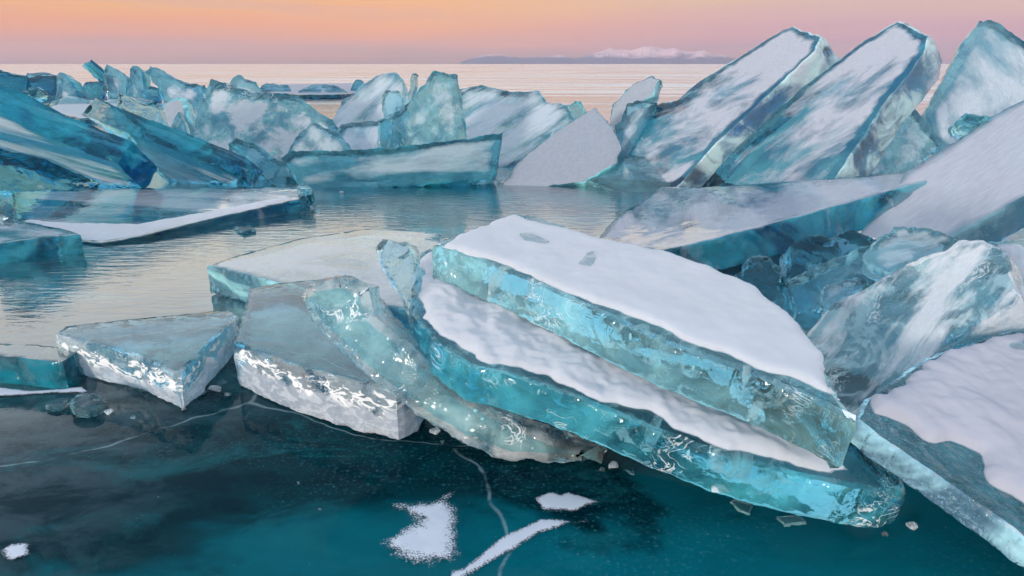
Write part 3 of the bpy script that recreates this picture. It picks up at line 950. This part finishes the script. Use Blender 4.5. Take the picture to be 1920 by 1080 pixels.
slab('ice_shard', 'pale far peak rising behind the sparkling slab', 'ice shard',
     [(418, 164), (446, 139), (478, 154), (545, 176), (400, 180)], plane_n((0, -.85, .5), at_y(450, 170, 15)), .25, FAR, bev=.03)
slab('ice_floe', 'far snowy floe with thin dark edge beyond the sparkling slab', 'ice floe',
     [(480, 172), (520, 158), (700, 155), (690, 172), (640, 177), (560, 178)], Z(.16), .2,
     ice_material('far_snow_floe', frost=.75, frostcol=MAUVE, dens=3, milk=.5, seed=35, scale=.4), bev=.02)

# ------------------------------------------------------------------ left group
slab('ice_slab', 'long dark teal slab jutting up to a blunt point, streaked underside', 'ice slab',
     [(153, 214), (200, 234), (300, 272), (440, 326), (475, 352), (380, 354), (320, 346), (245, 282), (180, 232)],
     plane_n((-.25, -.72, -.62), at_y(400, 345, 7.1)), .24, STREAK, bev=.012)
slab('ice_slab', 'long teal slab with brushed pale underside, running out of the left edge', 'ice slab',
     [(-90, 175), (3, 213), (100, 262), (220, 307), (270, 356), (180, 356), (100, 334), (0, 292), (-90, 260)],
     plane_n((-.2, -.72, -.65), at_y(200, 345, 6.6)), .28, STREAK, bev=.012)
slab('ice_slab', 'low dark slab under the brushed teal slab at the left edge', 'ice slab',
     [(-60, 290), (0, 306), (70, 322), (160, 356), (60, 360), (-60, 358)], plane_n((-.1, -.8, -.5), at_y(60, 345, 6.4)), .18, DARK, bev=.012)
slab('ice_slab', 'small dark-rimmed slab behind the long dark teal slab', 'ice slab',
     [(218, 198), (222, 174), (260, 187), (300, 205), (322, 222), (280, 240), (225, 215)], plane_n((.1, -.85, .4), at_y(260, 225, 8.9)), .14, CLEAR2, bev=.015)
slab('ice_shard', 'pale triangular shard touching the sparkling slab\'s left foot', 'ice shard',
     [(305, 255), (335, 205), (378, 268), (330, 275)], plane_n((0, -.8, .5), at_y(335, 262, 8.4)), .16, FAR, bev=.02)
slab('ice_chunk', 'grey frosted hump behind the pale triangular shard', 'ice chunk',
     [(285, 215), (305, 187), (335, 176), (352, 184), (362, 214), (340, 230)], plane_n((0, -.75, .6), at_y(325, 215, 10)), .3, DULL, bev=.08)
for lb, ol, y, n_, th, mt, nm in (
    ('far thin shard pointing up-left, first of the tilted row on the skyline', [(156, 125), (164, 121), (206, 146), (192, 154), (176, 143)], 22, (-.2, -.8, -.5), .3, FARD, 'ice_shard'),
    ('far pale slab with blue upper rim next to the thin shard', [(192, 142), (200, 121), (240, 144), (234, 172), (204, 172)], 21, (.2, -.9, .2), .35, FAR, 'ice_slab'),
    ('far white cone-shaped shard standing upright', [(234, 182), (245, 131), (250, 125), (259, 125), (266, 137), (280, 182)], 19, (0, -.95, .3), .5, FAR, 'ice_shard'),
    ('far bright slab with snowy top sloping right towards the lake', [(274, 134), (281, 122), (302, 130), (345, 152), (385, 158), (385, 182), (312, 186), (298, 165)], 17, (.1, -.85, .5), .35, FAR, 'ice_slab'),
    ('far white-faced slab with dark sloping edge by the dark block', [(106, 184), (107, 141), (112, 135), (134, 152), (160, 184)], 18, (-.25, -.9, .3), .4, FAR, 'ice_slab'),
    ('far dark flat block on the left skyline', [(49, 149), (76, 141), (107, 140), (108, 160), (56, 163)], 20, (0, -.7, .7), .4, FARD, 'ice_block'),
    ('far pale plate lying behind the dark flat block', [(50, 136), (92, 136), (106, 142), (80, 144), (52, 147)], 24, (0, -.6, .8), .3, FAR, 'ice_slab'),
    ('far teal heap slab at the left frame edge', [(-40, 128), (8, 131), (48, 141), (52, 170), (-40, 176)], 19, (.1, -.8, .6), .4, FARD, 'ice_slab'),
    ('far low teal plate in front of the thin shard', [(150, 172), (160, 154), (192, 152), (200, 172), (175, 176)], 19, (0, -.7, .7), .3, FARD, 'ice_slab'),
    ('far small dark plate between white cone and bright slab', [(272, 172), (280, 160), (300, 164), (306, 176), (285, 178)], 18.5, (0, -.6, .8), .25, FARD, 'ice_slab'),
):
    slab(nm, lb, nm.replace('_', ' '), ol, plane_n(n_, at_y(ol[-1][0], ol[-1][1], y * 1.25)), th, mt, bev=.03)
for lb, ol, n_, th, mt in (
    ('far grey plate just left of the sparkling slab', [(340, 172), (362, 158), (392, 166), (385, 187), (350, 188)], (.1, -.8, .6), .2, FAR),
    ('far low plate half hidden behind the sparkling slab rim', [(560, 170), (585, 157), (625, 160), (652, 171), (600, 178)], (0, -.6, .8), .3, FAR),
    ('far thin sliver tilted over the snowy floe', [(652, 172), (668, 148), (676, 150), (692, 174)], (-.2, -.85, .4), .2, FARD),
    ('far small plate beside the pale far peak', [(484, 168), (500, 156), (540, 160), (546, 174), (500, 176)], (.1, -.7, .7), .25, FAR),
    ('thin dark plate tilted above the left teal heap', [(-24, 152), (18, 137), (36, 142), (4, 162)], (-.1, -.8, .5), .2, FARD),
    ('thin teal plate lying between dark block and beam slab', [(56, 172), (100, 161), (142, 168), (100, 180)], (0, -.5, .85), .2, FARD),
    ('far pale plate lying in front of the white cone shard', [(190, 190), (250, 181), (292, 190), (240, 199)], (0, -.35, .93), .2, FAR),
    ('bluish plate lying behind the flat blue plate', [(92, 192), (128, 180), (172, 187), (140, 200)], (.1, -.4, .9), .2, BLUE),
):
    slab('ice_plate', lb, 'ice plate', ol, plane_n(n_, at_y(ol[-1][0], ol[-1][1], min(30, at_z(ol[-1][0], max(p[1] for p in ol) + 4, 0).y))), th, mt, bev=.02)
slab('ice_slab', 'narrow dark beam-like slab jutting in at the left edge', 'ice slab',
     [(-60, 196), (0, 180), (70, 161), (78, 168), (60, 176), (0, 190), (-60, 206)], plane_n((-.1, -.8, .6), at_y(30, 176, 12)), .25, FARD, bev=.03)
slab('ice_floe', 'flat blue plate behind the brushed teal slab', 'ice floe',
     [(30, 194), (80, 178), (128, 177), (130, 186), (84, 196), (40, 202)], Z(.12), .2, BLUE, bev=.02)
slab('ice_floe', 'flat snow-white floe behind the long dark teal slab', 'ice floe',
     [(84, 206), (105, 196), (150, 186), (220, 190), (225, 215), (150, 222)], Z(.12), .16,
     ice_material('snowy_floe', frost=1.2, dens=3, milk=.5, seed=36, scale=.5), bev=.02)

# ------------------------------------------------------------------ left water
SHEET = slab('ice_floe', 'long flat glossy floe with teal front edge in the left water', 'ice floe',
             [(24, 362), (60, 353), (300, 352), (575, 350), (588, 357), (560, 374), (400, 410), (262, 444), (190, 456), (100, 448), (28, 410)],
             plane_pts((190, 456, .02), (585, 352, .13), (60, 353, .05)), .12, ice_material('wet_floe_ice', frost=.46, streak=4, dens=5, milk=.5, ebump=.3, fbump=.06, edgefrost=.03, seed=41, scale=.5, milkcol=(.05, .27, .33), wet=1.0), bev=.012)  # frost streaks, also painted pale for the sky's cream reflection
snow_on(SHEET, [(40, 412), (130, 418), (260, 420), (400, 396), (540, 368), (550, 372), (400, 408), (262, 440), (190, 452), (105, 446)], .008, soft=.03)
NB = slab('ice_floe', 'small snow-dusted floe with dark blue front at the left edge', 'ice floe',
          [(-90, 412), (0, 411), (55, 416), (138, 433), (150, 440), (60, 448), (0, 456), (-90, 470)], Z(.13), .14, TEALS, bev=.010)
slab('ice_slab', 'submerged-looking teal ledge at the left edge beside the pointed clear block', 'ice slab',
     [(-200, 676), (-60, 668), (0, 669), (118, 680), (150, 655), (60, 645), (-200, 640)], Z(.115), .13, ice_material('teal_ledge_ice', frost=.1, dens=5, milk=.5, emilk=2.0, emilkcol=(.005, .16, .22), ebump=.2, fbump=.04, edgefrost=-.1, seed=43, milkcol=(.02, .14, .18), wet=1.0), bev=.006)

# ------------------------------------------------------------------ snow and fragments on the near ice
GM = Matrix.Identity(4)
for lb, ol, h in (
    ('drift of grainy snow against the near crack', [(718, 1012), (770, 985), (733, 952), (800, 949), (852, 928), (845, 950), (858, 975), (860, 1052), (800, 1056), (740, 1042)], .012),
    ('thin translucent snow plate on the dark ice', [(1000, 936), (1035, 925), (1052, 929), (1060, 923), (1112, 942), (1072, 960), (1025, 957)], .005),
    ('curving ribbon of snow filling the near crack', [(860, 1062), (880, 1058), (940, 1012), (1000, 985), (1040, 986), (1058, 991), (1000, 1010), (940, 1046), (885, 1082), (858, 1090)], .006),
    ('short dash of snow past the ribbon end', [(1064, 984), (1090, 976), (1108, 977), (1085, 987)], .004),
    ('small snow spot in the near left corner', [(0, 1035), (20, 1022), (55, 1020), (56, 1040), (20, 1055)], .004),
    ('thin bright snow lens under the flat-topped clear slab', [(662, 811), (700, 806), (750, 806), (730, 814), (690, 816)], .006),
    ('narrow snow line along the left ledge', [(-30, 742), (0, 728), (60, 734), (140, 728), (150, 738), (60, 742), (0, 744)], .004),
):
    cx, cy_ = sum(p[0] for p in ol) / len(ol), sum(p[1] for p in ol) / len(ol)
    grow = [(cx + (x - cx) * 1.22, cy_ + (y - cy_) * 1.22) for x, y in ol]
    o = tag(pillow('snow_patch', grow, Z(0.0), GM, h * .8, DUST, soft=h * 6, lift=.003, skirt=0, rimw=.075 if h > .01 else .026), lb, 'snow patch', 'snow on the near ice')



for lb, ol, z, th, mt in (
    ('small clear broken piece at the foot of the pointed block', [(130, 748), (150, 735), (186, 733), (190, 752), (165, 764), (138, 762)], .045, .05, FROSTY),
    ('tiny dark-edged splinter left of the small broken piece', [(82, 760), (100, 750), (126, 748), (118, 760), (100, 765)], .02, .025, FROSTY),
    ('thin clear flake under the long turquoise slab', [(1372, 940), (1385, 930), (1410, 945), (1405, 962), (1385, 955)], .008, .012, BLUE),
    ('second thin flake nearer the slab end', [(1455, 968), (1500, 965), (1512, 978), (1470, 985)], .008, .012, BLUE),
    ('small dark lump in the water between floe and flat slab', [(440, 425), (470, 421), (480, 428), (455, 434)], .03, .06, DARK),
    ('little ice crumb on the tip of the glossy floe', [(556, 349), (562, 344), (578, 346), (584, 352), (568, 355)], .18, .06, FROSTY),
    ('low white crumb at the left edge above the small floe', [(-20, 398), (8, 372), (24, 380), (28, 408), (0, 412)], .16, .2, FROSTY),
):
    slab('ice_fragment', lb, 'ice fragment', ol, Z(z), th, mt, bev=th * .25, stacked=True, layers=3)
cA, nA_, MA = PLANES[A.name]
for lb, ol in (
    ('small clear lump poking through the snow of the uppermost slab', [(1088, 492), (1098, 474), (1112, 470), (1118, 484), (1108, 497)]),
    ('thin glassy sliver in the snow near the upper slab tip', [(975, 437), (990, 436), (1030, 452), (1020, 456), (985, 446)]),
    ('dark slit of bare ice at the tip of the uppermost slab', [(970, 401), (1000, 404), (1060, 424), (1030, 420), (990, 410)]),
):
    slab('ice_fragment', lb, 'ice fragment', ol, (cA + nA_ * .018, nA_), .03, FROSTY, bev=.004, stacked=True, layers=2, res=.008)


def crumb_mesh(i):
    bm = bmesh.new()
    for _ in range(14):
        v = Vector((random.gauss(0, 1), random.gauss(0, 1), random.gauss(0, .7))).normalized()
        bm.verts.new((v.x * random.uniform(.7, 1.2), v.y * random.uniform(.6, 1), v.z * random.uniform(.4, .8)))
    bmesh.ops.convex_hull(bm, input=bm.verts)
    bmesh.ops.bevel(bm, geom=list(bm.edges), offset=.06, segments=1, affect='EDGES')
    me = bpy.data.meshes.new('ice_crumb')
    bm.to_mesh(me)
    bm.free()
    me.materials.append((FROSTY, CLEAR2, TEAL)[i % 3])
    return me


CR = [crumb_mesh(i) for i in range(6)]
for grp, spots in (
    ('crumbs by the front pile',
     [(205, 772, .020, 'ice crumb below the pointed clear block, beside the small broken piece'), (250, 782, .012, 'tiny ice crumb in front of the pointed block, halfway to its corner'),
      (380, 735, .018, 'ice crumb right of the pointed block corner on dark ice'), (404, 728, .028, 'largest ice crumb in the gap between the two clear blocks'),
      (418, 716, .02, 'ice crumb deepest in the gap between the two clear blocks'), (428, 738, .016, 'small ice crumb at the near corner of the flat-topped clear slab'),
      (815, 808, .022, 'ice crumb where the flat-topped and rounded clear slabs meet the ice'), (830, 828, .01, 'tiny ice crumb nearest the rounded clear slab lower edge'),
      (1130, 880, .014, 'ice crumb at the lower tip of the rounded clear slab'), (1150, 872, .02, 'ice crumb tucked under the long turquoise slab beside the clear tip'),
      (1180, 886, .016, 'ice crumb under the long turquoise slab, right of the clear tip'), (1660, 1002, .014, 'ice crumb just below the blunt end of the long turquoise slab'),
      (1710, 985, .018, 'ice crumb between the turquoise slab end and the fluted edge'), (560, 905, .007, 'lone speck of ice on open dark ice before the clear slabs'),
      (600, 955, .007, 'lone speck of ice left of the grainy snow drift')]),
    ('crumbs along the waterline',
     [(598, 396, .03, 'ice crumb off the tip of the glossy floe, nearer the camera'), (585, 388, .04, 'ice crumb touching the tip of the glossy floe'),
      (940, 338, .06, 'ice crumb at the foot of the wide cloudy slab end'), (1010, 338, .05, 'ice crumb in the water below the grey wedge slab'),
      (1215, 372, .06, 'ice crumb by the half-sunk pale plate'), (640, 360, .03, 'small ice crumb in front of the wide cloudy slab')]),
    ('lumps in the rubble',
     [(1455, 560, .03, 'ice lump behind the snow-topped slab, under the speckled chunk'), (1500, 590, .03, 'ice lump low in the rubble beside the frosted block'),
      (1530, 520, .03, 'ice lump on the teal tilted slab in the rubble'), (1380, 490, .04, 'ice lump under the long low slab behind the snow-topped slab')]),
):
    for i, (px, py, r, lb) in enumerate(spots):
        o = link('ice_crumb', CR[(i * 5 + len(grp)) % 6])
        o.location = at_z(px, py, r * .35)
        o.scale = (r, r, r)
        o.rotation_euler = (random.uniform(-.3, .3), random.uniform(-.3, .3), random.uniform(0, 6.28))
        tag(o, lb, 'ice crumb', grp, 'thing')


# ------------------------------------------------------------------ inner fracture sheets and trapped air
def fracture_material():
    k = NT('air_filled_fracture')
    oc = k.n('ShaderNodeTexCoord').outputs['Object']
    f = k.mapr(k.noise(oc, 11, 4, .65, .8), .47, .62, 0, .75)
    wh = k.n('ShaderNodeBsdfDiffuse', {'Color': (.82, .93, .96, 1)}).outputs[0]
    k.t.links.new(k.mixs(f, k.n('ShaderNodeBsdfTransparent').outputs[0], wh), k.out.inputs['Surface'])
    return k.m


def bubble_material():
    k = NT('trapped_air')
    k.t.links.new(k.n('ShaderNodeBsdfPrincipled', {'Base Color': (.30, .62, .70, 1), 'Roughness': .08, 'IOR': 1.5}).outputs[0], k.out.inputs['Surface'])
    return k.m


FRACT, BUBBLE = fracture_material(), bubble_material()


def fracture(o, thick, px, py, ang, length):
    """a curved crack sheet through the inside of a slab, seen at (px, py) on its broad face"""
    c, n, M = PLANES[o.name]
    p0 = (M.inverted() @ on_plane(px, py, (c, n))).xy
    dx, dy = math.cos(ang), math.sin(ang)
    sd = random.uniform(0, 90)
    NX, NZ = 14, 5
    vs, fs = [], []
    for i in range(NX + 1):
        for j in range(NZ + 1):
            u, w = (i / NX - .5) * length, j / NZ
            b = .06 * length * noise.noise(Vector((u / length * 2.5 + sd, w * 1.3, 0))) + (w - .5) * thick * .5
            vs.append((p0.x + dx * u - dy * b, p0.y + dy * u + dx * b, -thick * (.12 + .76 * w)))
    for i in range(NX):
        for j in range(NZ):
            a = i * (NZ + 1) + j
            fs.append((a, a + 1, a + NZ + 2, a + NZ + 1))
    me = bpy.data.meshes.new('fracture_sheet')
    me.from_pydata(vs, [], fs)
    for f in me.polygons:
        f.use_smooth = True
    link('fracture_sheet', me, o, FRACT)


for o, th, px, py, ang, ln in ((A, .15, 980, 500, .9, .22), (A, .15, 1250, 590, .5, .3), (A, .15, 1480, 690, 1.2, .22),
                               (B, .128, 900, 640, .7, .2), (B, .128, 1150, 735, .4, .3), (B, .128, 1420, 840, 1.0, .24),
                               (D, .19, 520, 640, .8, .25), (D, .19, 640, 670, .2, .3), (E, .165, 250, 630, .6, .25), (E, .165, 360, 640, 1.4, .2)):
    fracture(o, th, px, py, ang, ln)

bpy.context.view_layer.update()
for o, spots in ((A, [(1090, 572, 9, 3), (1182, 632, 12, 4), (1130, 590, 6, 3), (912, 512, 8, 4), (1300, 690, 8, 3)]),
                 (B, [(1010, 735, 9, 3), (1290, 850, 10, 4)]),
                 (C, [(892, 770, 5, 6), (905, 785, 4, 5)])):
    inv = o.matrix_world.inverted()
    for px, py, rx, ry in spots:
        oo, dd = inv @ CAM, inv.to_3x3() @ ray(px, py)
        hit, loc, nrm, _ = o.ray_cast(oo, dd)
        if not hit:
            continue
        dist = (o.matrix_world @ loc - CAM).length
        bm = bmesh.new()
        bmesh.ops.create_icosphere(bm, subdivisions=2, radius=1)
        q_ = nrm.to_track_quat('Z', 'X').to_matrix()
        for v in bm.verts:
            w = 1 + .25 * noise.noise(v.co * 1.5 + Vector((px, py, 0)))
            v.co = loc + q_ @ Vector((v.co.x * rx * w, v.co.y * ry * w, v.co.z * ry * .35)) * (dist / FPX) * .8
        for f in bm.faces:
            f.smooth = True
        me = bpy.data.meshes.new('air_bubble')
        bm.to_mesh(me)
        bm.free()
        link('air_bubble', me, o, BUBBLE)


def build_haze():
    bm = bmesh.new()
    bmesh.ops.create_cube(bm, size=1)
    for v in bm.verts:
        v.co = (v.co.x * 70000, v.co.y * 70000, -1.5 if v.co.z < 0 else 900)
    me = bpy.data.meshes.new('haze')
    bm.to_mesh(me)
    bm.free()
    k = NT('thin_winter_air')
    vol = k.n('ShaderNodeVolumePrincipled', {'Color': (.90, .78, .84, 1), 'Density': HAZE, 'Anisotropy': .0})
    k.t.links.new(vol.outputs[0], k.out.inputs['Volume'])
    return tag(link('haze', me, None, k.m), kind='stuff')


HAZE = 2.2e-5
build_haze()
